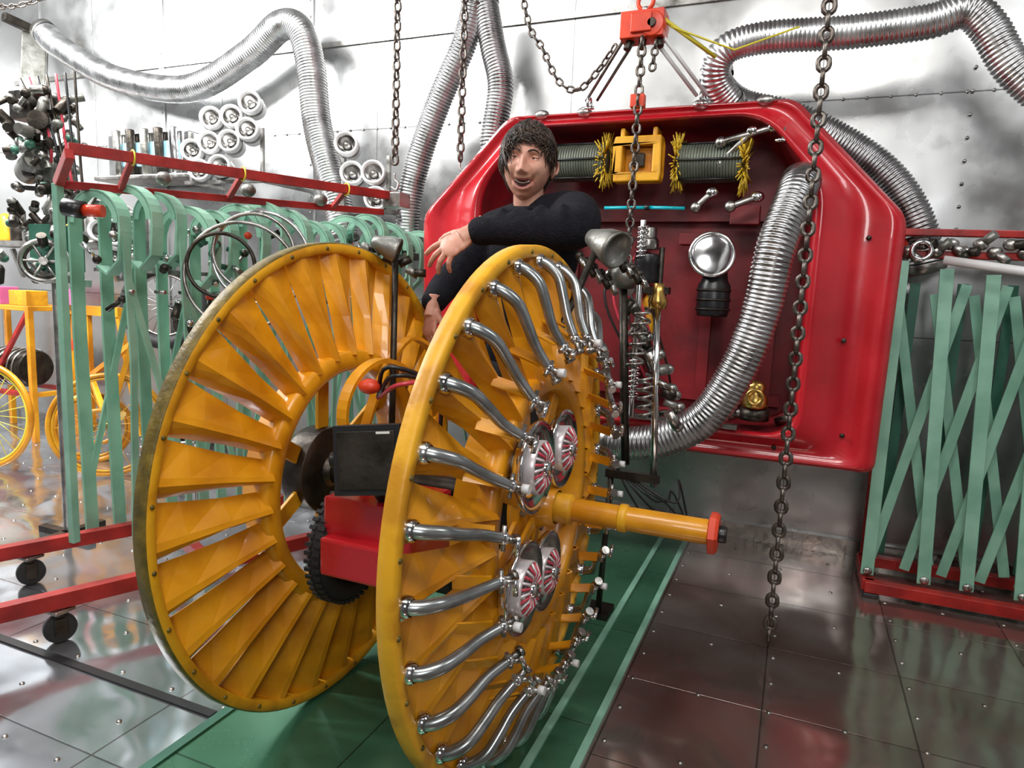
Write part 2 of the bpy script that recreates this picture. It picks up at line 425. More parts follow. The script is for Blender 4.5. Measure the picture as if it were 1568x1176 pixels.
for (c,ax,s) in ((V((-1.19,1.84,1.36)),V((.8,.35,-.3)),.60),(V((-.50,1.86,1.375)),V((.8,-.45,-.35)),.80)):
    prof=[(.0,-.10),(.028,-.095),(.040,-.06),(.058,-.01),(.064,.03),(.066,.045),(.058,.05),(.05,.03),(.0,.02)]
    m.lathe([(a*s,b*s) for a,b in prof],c,ax,'canvas',28)
for k in range(9):
    q=V((-.60+.022*k,1.92,1.35-.016*(k%5)))
    m.cyl(q,q+V((.03,-.02,-.04)),.010,('steel','grease')[k%2],seg=10); m.ell(q,(.014,.014,.014),'grease',10,8)
for k in range(8):
    q=V((-1.31+.028*k,1.86,1.37-.012*k)); m.cyl(q,q+V((.03,.02,.02*(k%3-1))),.013,('canvas','grease')[k%2],seg=10)
m.obj('post_castings',ch)

# ---------------------------------------------------------------- red car-body shell
def rpoly(pts,rad,n=6):
    out=[]; k=len(pts)
    for i in range(k):
        p=V(pts[i]); a=V(pts[i-1]); b=V(pts[(i+1)%k])
        p0=p+(a-p).normalized()*rad; p1=p+(b-p).normalized()*rad
        for j in range(n+1):
            t=j/n; out.append(p0*(1-t)**2+p*2*t*(1-t)+p1*t*t)
    return out
O=[(-1.74,.575),(.33,.575),(.345,1.58),(-.09,2.04),(-1.32,2.04),(-1.76,1.60)]
I=[(-1.43,.70),(.015,.70),(.015,1.72),(-.20,1.975),(-1.21,1.975),(-1.43,1.72)]
Oo=rpoly(O,.05); Ii=rpoly(I,.12)
def lp(t,y,grow=0):
    c=V((-.70,1.3)); out=[]
    for o,i in zip(Oo,Ii):
        p=o*(1-t)+i*t; p=p+(p-c).normalized()*grow; out.append(V((p.x,y,p.y)))
    return out
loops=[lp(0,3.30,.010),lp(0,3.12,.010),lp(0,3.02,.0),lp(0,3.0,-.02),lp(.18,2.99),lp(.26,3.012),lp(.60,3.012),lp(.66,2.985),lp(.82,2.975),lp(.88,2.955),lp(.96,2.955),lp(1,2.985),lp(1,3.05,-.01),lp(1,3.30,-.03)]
m=MB(); n=len(Oo); vs=[p for l_ in loops for p in l_]
fs=[];fs2=[]
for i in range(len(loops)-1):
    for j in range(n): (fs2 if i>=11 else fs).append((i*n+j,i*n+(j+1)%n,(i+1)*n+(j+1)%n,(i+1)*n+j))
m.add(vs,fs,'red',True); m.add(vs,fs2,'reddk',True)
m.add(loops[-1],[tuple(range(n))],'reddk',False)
for x in (-1.05,-.72,-.40,-.12):
    m.box((x,3.285,1.15),(.05,.04,.80),'reddk')
m.box((-.70,3.275,1.62),(1.30,.05,.06),'reddk'); m.box((-.7,3.27,.80),(1.3,.06,.05),'reddk')
for x in (-1.15,-.95,-.45,-.2): m.ell((x,3.0,2.035),(.035,.02,.02),'steel',12,8)
for x,z in ((.20,.72),(.22,1.5),(-.05,.64),(-.4,.64),(.17,1.1)): m.ell((x,3.0,z),(.010,.006,.010),'grease',10,6)
sh=empty('red_car_body_shell'); m.obj('shell_panel',sh,bevel=0)
m=MB()
def ribcyl(x0,x1,y,z,r):
    k=int((x1-x0)/.012); prof=[(0.0,0)]
    for i in range(k): prof+=[(r,i*.012),(r,i*.012+.007),(r*.93,i*.012+.008),(r*.93,i*.012+.0115)]
    prof.append((0,k*.012)); m.lathe(prof,(x0,y,z),(1,0,0),'ribgrey',28)
ribcyl(-1.12,-.845,3.08,1.835,.082); ribcyl(-.535,-.27,3.08,1.815,.082)
for i in range(6):
    a=i*math.pi/3
    for x0,x1,z in ((-1.12,-.845,1.835),(-.535,-.27,1.815)): m.cyl((x0,3.08+.085*math.cos(a),z+.085*math.sin(a)),(x1,3.08+.085*math.cos(a),z+.085*math.sin(a)),.005,'black',seg=6)
m.obj('ribbed_canisters',sh)
m=MB()
for x,z in ((-.87,1.835),(-.855,1.835),(-.545,1.82),(-.535,1.82),(-.27,1.80),(-.26,1.80)):
    for i in range(60):
        a=2*math.pi*i/60; q=random.uniform(-.02,.02)
        d=V((q*1.0,math.cos(a),math.sin(a)))
        c=V((x,3.08,z)); m.tube([c+d*.055,c+d*random.uniform(.10,.13)+V((q,0,0))],[.004,.0024],'bristle',5)
m.obj('bristle_rings',sh)
m=MB()
def rframe(c,w,h,t,d,k):
    m.box((c[0],c[1],c[2]+h/2-t/2),(w,d,t),k); m.box((c[0],c[1],c[2]-h/2+t/2),(w,d,t),k)
    m.box((c[0]-w/2+t/2,c[1],c[2]),(t,d,h-2*t),k); m.box((c[0]+w/2-t/2,c[1],c[2]),(t,d,h-2*t),k)
rframe((-.70,3.02,1.825),.20,.19,.035,.08,'yelworn'); m.box((-.70,3.06,1.825),(.13,.04,.11),'yellow'); m.box((-.70,3.035,1.825),(.05,.05,.06),'grease')
for dx in (-.07,.07): m.box((-.70+dx,3.04,1.93),(.02,.10,.05),'yelworn')
m.obj('yellow_frame_box',sh,bevel=.006)
m=MB()
m.cyl((-.84,3.02,1.625),(-.66,3.02,1.625),.007,'cyan'); m.cyl((-.64,3.02,1.625),(-.49,3.02,1.62),.007,'cyan')
m.cyl((-.66,3.02,1.625),(-.64,3.02,1.625),.012,'black')
m.obj('cyan_strip_lamp',sh)
m=MB()
m.lathe([(.0,-.06),(.06,-.055),(.088,-.02),(.092,.02),(.086,.03),(.07,.03),(.0,.055)],(-.36,2.98,1.42),(.25,-1,.15),'chrome',36)
m.torus((-.355,2.955,1.425),.088,.008,(.25,-1,.15),'chrome',36,8)
m.lathe([(.0,0),(.062,0),(.068,.02),(.068,.13),(.055,.15),(.05,.19),(.0,.20)],(-.345,3.03,1.17),(0,0,1),'black',28)
for z in (1.2,1.24,1.28): m.torus((-.345,3.03,z),.068,.006,(0,0,1),'grease',28,6)
m.cyl((-.345,3.03,1.36),(-.36,3.0,1.42),.018,'black')
m.obj('chrome_headlamp',sh)
m=MB()
def spring(p0,p1,r,wr,turns,k):
    p0=V(p0);p1=V(p1);t=p1-p0;u,w=frame(t);pp=[]
    for i in range(turns*12+1):
        a=i*2*math.pi/12; pp.append(p0+t*(i/(turns*12))+u*r*math.cos(a)+w*r*math.sin(a))
    m.tube(pp,wr,k,6)
m.cyl((-.64,2.92,.72),(-.64,2.92,1.56),.014,'chrome'); m.cyl((-.56,2.95,.72),(-.56,2.95,1.45),.012,'grease')
spring((-.64,2.92,1.40),(-.64,2.92,1.54),.026,.004,7,'chrome')
spring((-.64,2.92,.80),(-.64,2.92,.98),.026,.004,8,'chrome')
m.lathe([(0,0),(.03,0),(.032,.01),(.032,.17),(.018,.20),(.018,.22),(0,.22)],(-.60,2.98,1.06),(0,0,1),'yelworn',20)
m.lathe([(0,0),(.05,0),(.055,.02),(.05,.07),(.055,.08),(.05,.12),(0,.13)],(-.62,2.95,1.30),(0,0,1),'black',24)
m.lathe([(0,0),(.045,0),(.045,.04),(.035,.05),(.035,.09),(0,.1)],(-.62,2.95,1.44),(0,0,1),'steel',24)
m.box((-.60,2.97,1.0),(.14,.06,.03),'grease'); m.box((-.60,2.97,1.27),(.16,.06,.03),'grease')
m.bar((-.70,2.95,1.05),(-.58,2.95,1.22),.02,.01,'steel'); m.bar((-.73,2.93,.75),(-.55,2.93,.78),.03,.02,'grease')
for k in range(6): m.tube(cr([(-.70+.03*k,3.05,1.5-.05*k),(-.8+.04*k,2.95,1.25),(-.66+.03*k,2.98,.95),(-.6+.02*k,3.1,.8)],6),.006,('black','redpl','grease')[k%3],6)
m.obj('vertical_mechanism',sh,bevel=.001)
m=MB()
m.lathe([(0,0),(.05,0),(.055,.02),(.05,.05),(.035,.07),(.04,.09),(.03,.11),(0,.115)],(-.14,3.0,.80),(0,0,1),'brass',20)
m.lathe([(0,0),(.06,0),(.06,.05),(0,.05)],(-.14,3.02,.745),(0,0,1),'grease',20)
m.torus((-.14,2.95,.85),.03,.008,(0,1,0),'brass',20,6)
for a in (-.25,-.05): m.cyl((a,3.05,.74),(a+.08,3.02,.78),.02,'steel')
m.tube(cr([(-.55,2.95,.735),(-.45,2.92,.76),(-.35,2.95,.735),(-.25,3.0,.78),(-.2,3.1,.9)],6),.012,'grease',8)
m.bar((-.70,2.96,.72),(-.20,2.96,.715),.03,.02,'steel')
m.obj('brass_valve',sh)
m=MB()
for p,q in (((-.36,3.0,1.88),(-.16,3.0,1.93)),((-.36,3.02,1.80),(-.24,3.0,1.92)),((-.30,2.98,1.62),(-.20,3.0,1.66)),((-.44,3.0,1.62),(-.38,3.0,1.68))):
    m.cyl(p,q,.014,'steel',seg=10); m.ell(p,(.024,.02,.024),'steel',12,8); m.ell(q,(.028,.02,.022),'chrome',12,8)
m.box((-.25,3.12,1.60),(.12,.06,.08),'reddk'); m.box((-.47,3.15,1.5),(.10,.08,.05),'reddk'); m.box((-.15,3.15,1.45),(.09,.10,.10),'reddk')
m.obj('clamps',sh,bevel=.004)

m=MB()
for k in range(16):
    a=random.uniform(0,6.28)
    p=V((-.62+.014*k,2.46+.01*(k%4),1.37-.036*k)); q=p+V((.05*math.cos(a),.02,.05*math.sin(a)-.02))
    m.cyl(p,q,.014+.006*(k%2),('steel','grease','canvas')[k%3],seg=12); m.ell(q,(.022,.02,.02),'steel',12,8)
spring((-.54,2.46,.98),(-.52,2.46,1.20),.030,.006,6,'steel')
spring((-.49,2.46,.80),(-.50,2.46,.96),.026,.006,5,'steel')
m.cyl((-.44,2.46,.55),(-.47,2.46,1.20),.013,'chrome'); m.cyl((-.60,2.46,1.30),(-.55,2.46,.62),.016,'grease')
m.lathe([(.0,0),(.03,.0),(.035,.03),(.02,.06),(.02,.09),(0,.09)],(-.47,2.46,1.20),(0,0,1),'brass',16)
m.lathe([(.0,0),(.045,.0),(.05,.05),(.03,.08),(.0,.09)],(-.60,2.46,1.28),(.2,-.3,1),'canvas',20)
m.cyl((-.62,2.46,0.0),(-.60,2.46,.62),.012,'grease')
m.box((-.52,2.46,.58),(.20,.03,.03),'grease'); m.box((-.64,2.50,.010),(.12,.12,.02),'grease')
for k in range(5): m.tube(cr([(-.58,2.46,.60),(-.52+.04*k,2.46,.50),(-.45+.02*k,2.6,.35+.05*k),(-.35,2.9,.25)],6),.004,'black',6)
m.obj('engine_spring_stand')

# ---------------------------------------------------------------- flexible ducts
def ductobj(name,pts,r,k='duct',pitch=.017):
    m=MB(); duct(m,pts,r,k,pitch)
    for e,f in ((pts[0],pts[1]),(pts[-1],pts[-2])):
        t=(V(e)-V(f)).normalized(); m.lathe([(r*1.06,-.04),(r*1.08,-.035),(r*1.08,0),(r*.9,.005)],e,t,'steel',24)
    return m.obj(name)
ductobj('flexible_duct',[(-5.25,3.5,2.98),(-5.05,3.5,2.84),(-4.5,3.5,2.59),(-3.83,3.5,2.48),(-3.33,3.5,2.64),(-3.05,3.48,2.78),(-2.88,3.46,2.72),(-2.80,3.45,2.50),(-2.75,3.45,2.16),(-2.62,3.45,1.77),(-2.55,3.45,1.5)],.084)
ductobj('flexible_duct.001',[(-1.70,3.40,2.75),(-1.76,3.4,2.53),(-1.90,3.4,2.25),(-2.02,3.4,1.95),(-2.08,3.4,1.70),(-2.10,3.42,1.4)],.068,'ductdk')
ductobj('flexible_duct.002',[(-1.66,3.42,2.75),(-1.60,3.42,2.5),(-1.55,3.42,2.30),(-1.58,3.42,2.01),(-1.54,3.45,1.75),(-1.5,3.5,1.5)],.068,'ductdk')
ductobj('flexible_duct.003',[(-.36,3.35,2.10),(-.43,3.25,2.20),(-.40,3.2,2.30),(-.25,3.2,2.34),(.08,3.2,2.33),(.36,3.2,2.34),(.48,3.2,2.37),(.56,3.2,2.30),(.66,3.2,2.14),(.85,3.2,1.95),(1.1,3.25,1.7)],.064,'duct')
ductobj('flexible_duct.004',[(-.47,3.50,2.32),(-.45,3.48,2.24),(-.34,3.46,2.14),(-.09,3.46,2.06),(.17,3.50,1.92),(.33,3.50,1.78),(.44,3.50,1.60),(.50,3.52,1.4)],.074,'ductdk')
ductobj('flexible_duct.005',[(-.04,2.95,1.71),(-.05,2.80,1.64),(-.10,2.7,1.44),(-.13,2.7,1.22),(-.19,2.7,1.00),(-.30,2.7,.79),(-.45,2.7,.685),(-.58,2.7,.65),(-.70,2.72,.64)],.070,'ductdk')

# ---------------------------------------------------------------- chains and hoist
def chobj(name,pts,hook=True,**kw):
    m=MB(); chain(m,pts,**kw); p=V(pts[-1])
    if hook: m.tube(cr([p,p+V((0,0,-.03)),p+V((.022,0,-.05)),p+V((.01,0,-.08)),p+V((-.018,0,-.065))],5),.006,'steel',8)
    t=V(pts[0]); m.lathe([(0,0),(.03,0),(.03,-.015),(.012,-.03),(0,-.03)],t,(0,0,1),'steel',12)
    return m.obj(name)
chobj('hanging_chain',[(-1.92,3.0,H),(-1.92,3.0,1.80)],L=.062,W=.024,wr=.0075)
chobj('hanging_chain.001',[(-1.66,3.2,H),(-1.66,3.2,1.88)],L=.062,W=.024,wr=.0075)
chobj('hanging_chain.002',[(0.0,2.5,H),(0.0,2.5,.03)],hook=False,L=.060,W=.026,wr=.0088)
chobj('hanging_chain.003',[(-1.40,2.9,H),(-1.22,2.9,2.49),(-1.12,2.9,2.28),(-1.04,2.9,2.14),(-.95,2.9,2.10),(-.86,2.9,2.18),(-.78,2.86,2.26)],hook=False,L=.044,W=.017,wr=.005)
chobj('hanging_chain.004',[(-5.9,3.3,H),(-5.6,3.2,3.15),(-5.1,3.2,3.02),(-4.7,3.3,3.15),(-4.45,3.35,H-.02)],hook=False,L=.062,W=.022,wr=.0065)
ho=empty('chain_hoist')
m=MB()
m.box((-.66,2.80,2.285),(.17,.10,.10),'orange'); m.box((-.66,2.745,2.285),(.08,.02,.07),'orange')
m.lathe([(0,-.055),(.045,-.055),(.05,-.04),(.05,.04),(.045,.055),(0,.055)],(-.62,2.80,2.28),(0,1,0),'orange',28)
m.cyl((-.62,2.735,2.28),(-.62,2.75,2.28),.018,'grease')
m.torus((-.66,2.80,2.38),.03,.009,(0,1,0),'orange',24,8); m.cyl((-.66,2.8,2.34),(-.66,2.8,2.36),.014,'steel')
m.box((-.655,2.75,1.995),(.055,.04,.05),'orange')
for dx in (-.05,.0,.06): m.cyl((-.66+dx,2.79,2.24),(-.66+dx*1.2,2.78,2.20),.015,'grease')
m.obj('hoist_body',ho,bevel=.010)
m=MB(); chain(m,[(-.66,2.80,H),(-.66,2.80,2.40)],L=.05,W=.02,wr=.006); chain(m,[(-.65,2.74,2.23),(-.65,2.72,1.30)],L=.05,W=.02,wr=.006); chain(m,[(-.60,2.76,2.22),(-.61,2.75,2.08)],L=.04)
for d in (-.025,.025): m.tube([(-.72+d,2.8,2.24),(-.92+d,3.0,2.08)],.007,'chain',6)
for d in (-.02,.02): m.tube([(-.60+d,2.8,2.24),(-.45+d,3.0,2.07)],.008,'white',6)
m.tube([(-.56,2.8,2.28),(-.33,2.95,2.22),(-.1,3.0,2.3)],.004,'lime',6); m.tube([(-.58,2.78,2.30),(-.40,2.95,2.20)],.008,'lime',6)
for x,z in ((-.93,2.07),(-.45,2.06),(-.12,1.90)):
    m.torus((x,3.0,z),.026,.007,(1,0,0),'chrome',20,8); m.cyl((x-.03,2.985,z-.025),(x+.03,2.985,z-.025),.008,'chrome')
m.obj('hoist_chains_and_slings',ho)

# ---------------------------------------------------------------- left: red rail rack with mint hoops
rk=empty('mint_hoop_rack')
D=V((.40,.915,0)).normalized(); Nn=V((.915,-.40,0)).normalized()
Nh=V((.99,.12,0)).normalized(); Dh=V((-.12,.99,0)).normalized()
B=V((-2.62,1.90,0))
m=MB()
for i in range(15):
    s=.03+i*.112; c=B+D*s; w=.125+.02*math.sin(i*2.7); zt=1.57+.035*math.sin(i*1.3)
    pth=[c-Nh*(w-.02)+V((0,0,.16)),c-Nh*w+V((0,0,1.0)),c-Nh*w+V((0,0,zt-w))]
    for j in range(1,14):
        a=math.pi-math.pi*j/14; pth.append(c+Nh*(w*math.cos(a))+V((0,0,zt-w+w*math.sin(a))))
    pth+= [c+Nh*w+V((0,0,zt-w-.03)),c+Nh*(w-.01)+V((0,0,zt-w-.14)),c+Nh*(w-.07)+V((0,0,zt-w-.20)),c+Nh*(w-.12)+V((0,0,zt-w-.17))]
    m.strip(pth,Dh,.060,.010,'mint')
    oc=[c+Nh*(w*math.cos(math.pi*j/14))+V((0,0,zt-w+w*math.sin(math.pi*j/14)))-Dh*.03 for j in range(15)]
    ic=[c+Nh*((w-.028)*math.cos(math.pi*j/14))+V((0,0,zt-w+(w-.028)*math.sin(math.pi*j/14)))-Dh*.03 for j in range(15)]
    m.add(oc+ic,[(j,j+1,15+j+1,15+j) for j in range(14)],'mint',False)
    if i%2==0: m.strip([c+Nh*w+V((0,0,zt-.16)),c+Nh*(w+.02)+V((0,0,.9)),c+Nh*w+V((0,0,.16))],Dh,.034,.008,'mint')
    if i%2==0:
        e=c+D*.22
        m.bar(c-Nh*w+V((0,0,.3)),e-Nh*w+V((0,0,1.3)),.03,.008,'mint',up=Nh)
        m.bar(c+Nh*w+V((0,0,1.25)),e+Nh*w+V((0,0,.35)),.03,.008,'mint',up=Nh)
    m.cyl(c+Nh*(w-.02)+V((0,0,1.18)),c+Nh*(w+.03)+V((0,0,1.18)),.008,'steel',seg=8)
m.obj('mint_hoops',rk)
m=MB()
A=V((-2.49,1.73,1.69)); E=V((-1.92,3.02,1.69))
m.bar(A,E,.026,.040,'redbeam'); A2=A-Nn*.20+V((0,0,-.11)); E2=E-Nn*.12+V((0,0,-.07)); m.bar(A2,E2,.022,.030,'redbeam')
for t in (.15,.45,.8): 
    p=A.lerp(E,t); q=A2.lerp(E2,t); m.bar(p,q,.022,.022,'redbeam'); m.torus(p,.028,.004,D,'lime',16,6)
m.bar(A-Nn*.20+V((0,0,-.11)),A+Nn*.02+V((0,0,-.02)),.03,.04,'redbeam')
m.bar(V((-2.66,1.80,.15)),V((-2.66,1.80,1.58)),.03,.03,'mint')
m.box(E+V((0,0,-.02)),(.10,.10,.07),'steel')
m.obj('red_rails',rk,bevel=.004)
m=MB()
for o in (0,1):
    p=V((-2.95,1.22,.15)) if o==0 else V((-2.42,.98,.15))
    m.bar(p,p+D*2.2,.045,.055,'redbeam')
    for s in (.5,2.05):
        q=p+D*s
        m.box(q+V((0,0,-.035)),(.07,.07,.012),'steel'); m.cyl(q+V((.0,0,-.04)),q+V((0,0,-.08)),.02,'grease')
        for d in (-.025,.025): m.bar(q+Nn*d+V((0,0,-.06)),q+Nn*d+V((0,0,-.12)),.006,.04,'grease',up=D)
        m.lathe([(0,-.018),(.045,-.018),(.050,-.010),(.050,.010),(.045,.018),(0,.018)],q+V((0,0,-.10)),Nn,'rubber',24)
for s in (.1,1.0,2.1): m.bar(V((-2.95,1.22,.15))+D*s,V((-2.42,.98,.15))+D*s,.04,.05,'redbeam')
m.obj('trolley_base',rk,bevel=.004)
m=MB()
for k in range(44):
    s=random.uniform(0,1.2); p=B+D*s+Nn*random.uniform(-.1,.14)+V((0,0,random.uniform(1.05,1.5)))
    d=V((random.uniform(-1,1),random.uniform(-1,1),random.uniform(-1,1))).normalized()
    m.cyl(p,p+d*.08,random.uniform(.006,.016),random.choice(['steel','chrome','grease','mintdk']),seg=10); m.ell(p,(.018,.018,.018),random.choice(['steel','chrome','orange','grease']),10,8)
for R_,c_,kk in ((.16,(-2.12,2.25,1.36),'steel'),(.19,(-2.10,2.27,1.34),'chrome'),(.13,(-2.2,2.15,1.3),'grease'),(.22,(-2.14,2.20,1.26),'steel')): m.torus(c_,R_,.008,(.6,-.8,.1),kk,40,6)
m.cyl((-2.48,1.70,1.48),(-2.42,1.73,1.47),.032,'black'); m.cyl((-2.42,1.73,1.47),(-2.36,1.76,1.47),.022,'orange')
for s in (0.25,.6,.95): m.ell(B+D*s+Nn*.08+V((0,0,1.64)),(.035,.03,.03),'canvas',12,8)
m.obj('rack_fittings',rk)

def jar(m,p,ax,r,L):
    m.lathe([(0,-L),(r*.9,-L),(r,-L*.9),(r,0),(r*.96,.008),(r*.80,.006),(r*.76,-.02)],p,ax,'white',24)
    m.lathe([(r*.76,-.02),(r*.5,-.05),(0,-.06)],p,ax,'chrome',24)
    m.lathe([(r*.3,-.05),(r*.25,-.02),(0,-.015)],p,ax,'steel',14)
    m.lathe([(r*1.02,-L*.5),(r*1.05,-L*.45),(r*1.05,-L*.35),(r*1.02,-.3*L)],p,ax,'steel',22)
def jars(name,pts,r=.05):
    m=MB()
    for p in pts: jar(m,p,(.45,-.85,.12),r,.14)
    x0=min(p[0] for p in pts)-.1; x1=max(p[0] for p in pts)+.1; z=min(p[2] for p in pts)-.07; y=max(p[1] for p in pts)+.05
    m.bar((x0,y,z),(x1,y,z),.03,.02,'steel')
    for x in (x0+.05,x1-.05): m.bar((x,y,z),(x,y,z+.3),.02,.02,'steel'); m.bar((x,y,z),(x,Y1-.01,z),.02,.02,'steel')
    return m.obj(name)
jars('round_lamp_cluster',[(-3.50,3.2,2.02),(-3.36,3.2,2.06),(-3.20,3.2,2.06),(-3.06,3.2,2.12),(-3.18,3.2,2.20),(-3.34,3.2,2.20),(-3.44,3.2,1.90),(-3.28,3.2,1.92),(-3.04,3.2,2.27)],.066)
jars('round_lamp_cluster.001',[(-2.40,3.25,2.02),(-2.36,3.25,1.86),(-2.22,3.25,1.86),(-2.20,3.25,1.72)],.066)
jars('round_lamp_cluster.002',[(-3.50,2.58,1.60),(-3.38,2.58,1.58),(-3.50,2.58,1.48),(-3.38,2.58,1.46),(-3.26,2.58,1.52),(-3.27,2.58,1.40),(-3.40,2.58,1.34)],.058)
jars('round_lamp_cluster.003',[(1.02,3.40,1.66),(1.14,3.40,1.68),(1.1,3.42,1.80)],.045)
m=MB(); m.box((-4.15,3.55,2.06),(.75,.24,.28),'chrome'); m.box((-4.15,3.54,2.06),(.60,.24,.16),'blue')
for k in range(5): m.cyl((-4.4+.13*k,3.42,1.92),(-4.4+.13*k,3.40,2.22),.03,('steel','grease','canvas','grease','chrome')[k])
m.box((-4.15,3.5,1.90),(.85,.3,.03),'steel')
m.obj('metal_cabinet',bevel=.008)
m=MB(); m.bar((-5.45,3.58,3.05),(-5.25,3.4,2.45),.16,.06,'canvas'); m.bar((-5.4,3.65,3.0),(-5.45,3.35,3.05),.06,.06,'grease'); m.obj('duct_mounting_plate',bevel=.01)

m=MB()
c=V((-3.02,1.97,1.29))
ax=V((.75,-.65,.05))
m.torus(c,.085,.012,ax,'steel',36,8); m.torus(c,.07,.006,ax,'grease',30,6)
u,w=frame(ax)
for i in range(6):
    a=i*math.pi/3; m.cyl(c,c+(u*math.cos(a)+w*math.sin(a))*.08,.007,'steel',seg=8)
m.cyl(c-ax.normalized()*.06,c+ax.normalized()*.03,.018,'steel')
m.box(c+V((-.06,.10,.06)),(.16,.14,.20),'mintdk'); m.cyl(c+V((-.1,.1,.16)),c+V((.06,.06,.22)),.04,'grease'); m.lathe([(0,0),(.05,0),(.055,.03),(.03,.08),(0,.08)],c+V((-.02,.08,.20)),(0,0,1),'canvas',20)
m.lathe([(0,-.1),(.05,-.1),(.055,-.08),(.055,.08),(.05,.1),(0,.1)],c+V((-.20,.10,.42)),(.8,-.3,.2),'canvas',20)
m.lathe([(0,-.08),(.04,-.08),(.045,-.06),(.045,.06),(.04,.08),(0,.08)],c+V((-.12,.10,.60)),(.6,-.6,.0),'grease',20)
m.box(c+V((-.22,.12,.68)),(.14,.10,.12),'grease'); m.box(c+V((-.05,.12,.38)),(.10,.08,.08),'canvas')
for k in range(90):
    hz=random.uniform(-.1,.74); sp_=.22*(1-.5*max(0,hz))
    p=c+V((-.12+random.uniform(-sp_,sp_),.10+random.uniform(-.1,.1),hz)); d=V((random.uniform(-1,1),random.uniform(-1,1),random.uniform(-1,1))).normalized()
    m.cyl(p,p+d*random.uniform(.03,.07),random.uniform(.008,.026),random.choice(['steel','grease','canvas','grease']),seg=10)
    m.ell(p,(.024,.020,.020),random.choice(['steel','grease','canvas','mintdk']),10,8)
m.cyl((-3.12,2.08,0),(-3.12,2.08,2.05),.016,'steel'); m.bar((-3.3,2.08,.015),(-2.95,2.08,.015),.04,.03,'grease'); m.bar((-3.12,1.9,.015),(-3.12,2.26,.015),.04,.03,'grease')
m.bar((-3.32,2.08,1.25),(-2.9,2.08,1.2),.03,.03,'steel')
for z in (1.45,1.62,1.80,1.95): m.bar((-3.30,2.08,z),(-3.02,2.08,z-.02),.02,.02,'grease')
for k in range(7): m.tube(cr([(-3.32+.06*k,2.1,2.1),(-3.1+.04*k,2.05,1.85-.05*k),(-3.25+.07*k,2.1,1.6)],6),.006,('grease','redpl','black')[k%3],6)
m.obj('pulley_machine_stand',bevel=.002)
m=MB()
m.tube(cr([(-2.90,2.34,1.15),(-2.90,2.34,.75),(-2.90,2.34,.50),(-2.88,2.36,.44),(-2.8,2.40,.43),(-2.68,2.44,.44)],6),.012,'steel',10)
m.tube([(-2.68,2.44,.44),(-2.68,2.44,0)],.012,'steel',10); m.tube([(-2.90,2.34,.46),(-2.90,2.34,0)],.012,'steel',10)
m.obj('steel_tube_stand')

def spoked(m,c,R,ax,kr,kt,tr=.018,ns=24,hub='steel'):
    c=V(c);u,w=frame(V(ax)); t=V(ax).normalized()
    m.torus(c,R,tr,ax,kt,56,8); m.torus(c,R-tr-.008,.008,ax,kr,56,6)
    for i in range(ns):
        a=2*math.pi*i/ns; s=1 if i%2 else -1
        m.cyl(c+t*.025*s,c+(u*math.cos(a)+w*math.sin(a))*(R-tr-.01),.0022,kr,seg=5)
    m.cyl(c-t*.04,c+t*.04,.018,hub)
bk=MB()
r0=V((-4.65,2.62,.34)); f0=r0+V((-1.0,.12,0))
axw=V((.25,-.95,.05))
spoked(bk,r0,.32,axw,'lime','yellow'); spoked(bk,f0,.32,axw,'lime','yellow')
bb=r0.lerp(f0,.42)+V((0,0,-.05)); st=bb+V((.12,0,.5)); hd=f0+V((.18,0,.55))
for a,b in ((r0,bb),(r0,st),(bb,st),(bb,hd+V((0,0,-.1))),(st,hd),(hd+V((0,0,.1)),f0)): bk.cyl(a,b,.017,'yellow',seg=12)
bk.torus(bb,.09,.010,axw,'yellow',28,6); bk.cyl(st,st+V((0,0,.1)),.012,'steel'); bk.ell(st+V((0,0,.12)),(.12,.05,.03),'black')
bk.tube(cr([hd+V((.1,-.25,.2)),hd+V((-.02,-.1,.18)),hd+V((-.02,.1,.18)),hd+V((.1,.25,.2))],5),.012,'steel',8)
bk.tube([bb+V((0,-.06,0)),bb+V((.1,-.06,-.12))],.008,'steel',6); bk.box(bb+V((.1,-.09,-.12)),(.08,.05,.02),'black')
bk.obj('yellow_bicycle')
bk=MB()
c=V((-3.85,2.85,.33)); spoked(bk,c,.31,(.8,-.6,.02),'yelworn','yellow',.014,16,'brass'); c2=c+V((-.42,.2,-.10)); spoked(bk,c2,.22,(.8,-.6,.02),'yelworn','yellow',.02,10,'brass')
bk.bar(c,c2+V((0,0,.35)),.03,.03,'yellow'); bk.bar(c2,c2+V((0,0,.75)),.03,.03,'yellow'); bk.bar(c2+V((0,0,.35)),c+V((.1,.1,.5)),.03,.03,'yellow'); bk.bar(c,c+V((.1,.1,.5)),.03,.03,'yellow')
bk.bar(c2+V((-.1,0,.35)),c2+V((.3,.05,.35)),.04,.03,'redbeam'); bk.bar(c2+V((-.2,0,.78)),c2+V((.3,0,.78)),.04,.06,'yellow'); bk.box(c2+V((-.05,-.05,.55)),(.16,.02,.07),'orange'); bk.box(c2+V((-.12,-.02,.86)),(.14,.05,.10),'pink')
bk.bar(c2+V((.28,0,.78)),c2+V((.45,0,.0)),.03,.03,'yellow'); bk.bar(c2+V((-.2,0,.78)),c2+V((-.30,0,-.23)),.03,.03,'yellow')
bk.cyl(c2+V((.1,0,.2)),c2+V((.25,0,.1)),.05,'brass'); bk.torus(c+V((0,-.06,0)),.1,.014,(.8,-.6,0),'yellow',24,6)
bk.obj('yellow_pedal_machine')
bk=MB(); spoked(bk,(-4.05,3.45,1.05),.26,(.4,-.9,.1),'steel','rubber',.045,16)
bk.bar((-4.05,3.55,1.05),(-4.05,3.55,0),.04,.04,'grease'); bk.bar((-4.3,3.55,.02),(-3.8,3.55,.02),.05,.04,'grease')
bk.obj('motorcycle_wheel_on_stand')
m=MB()
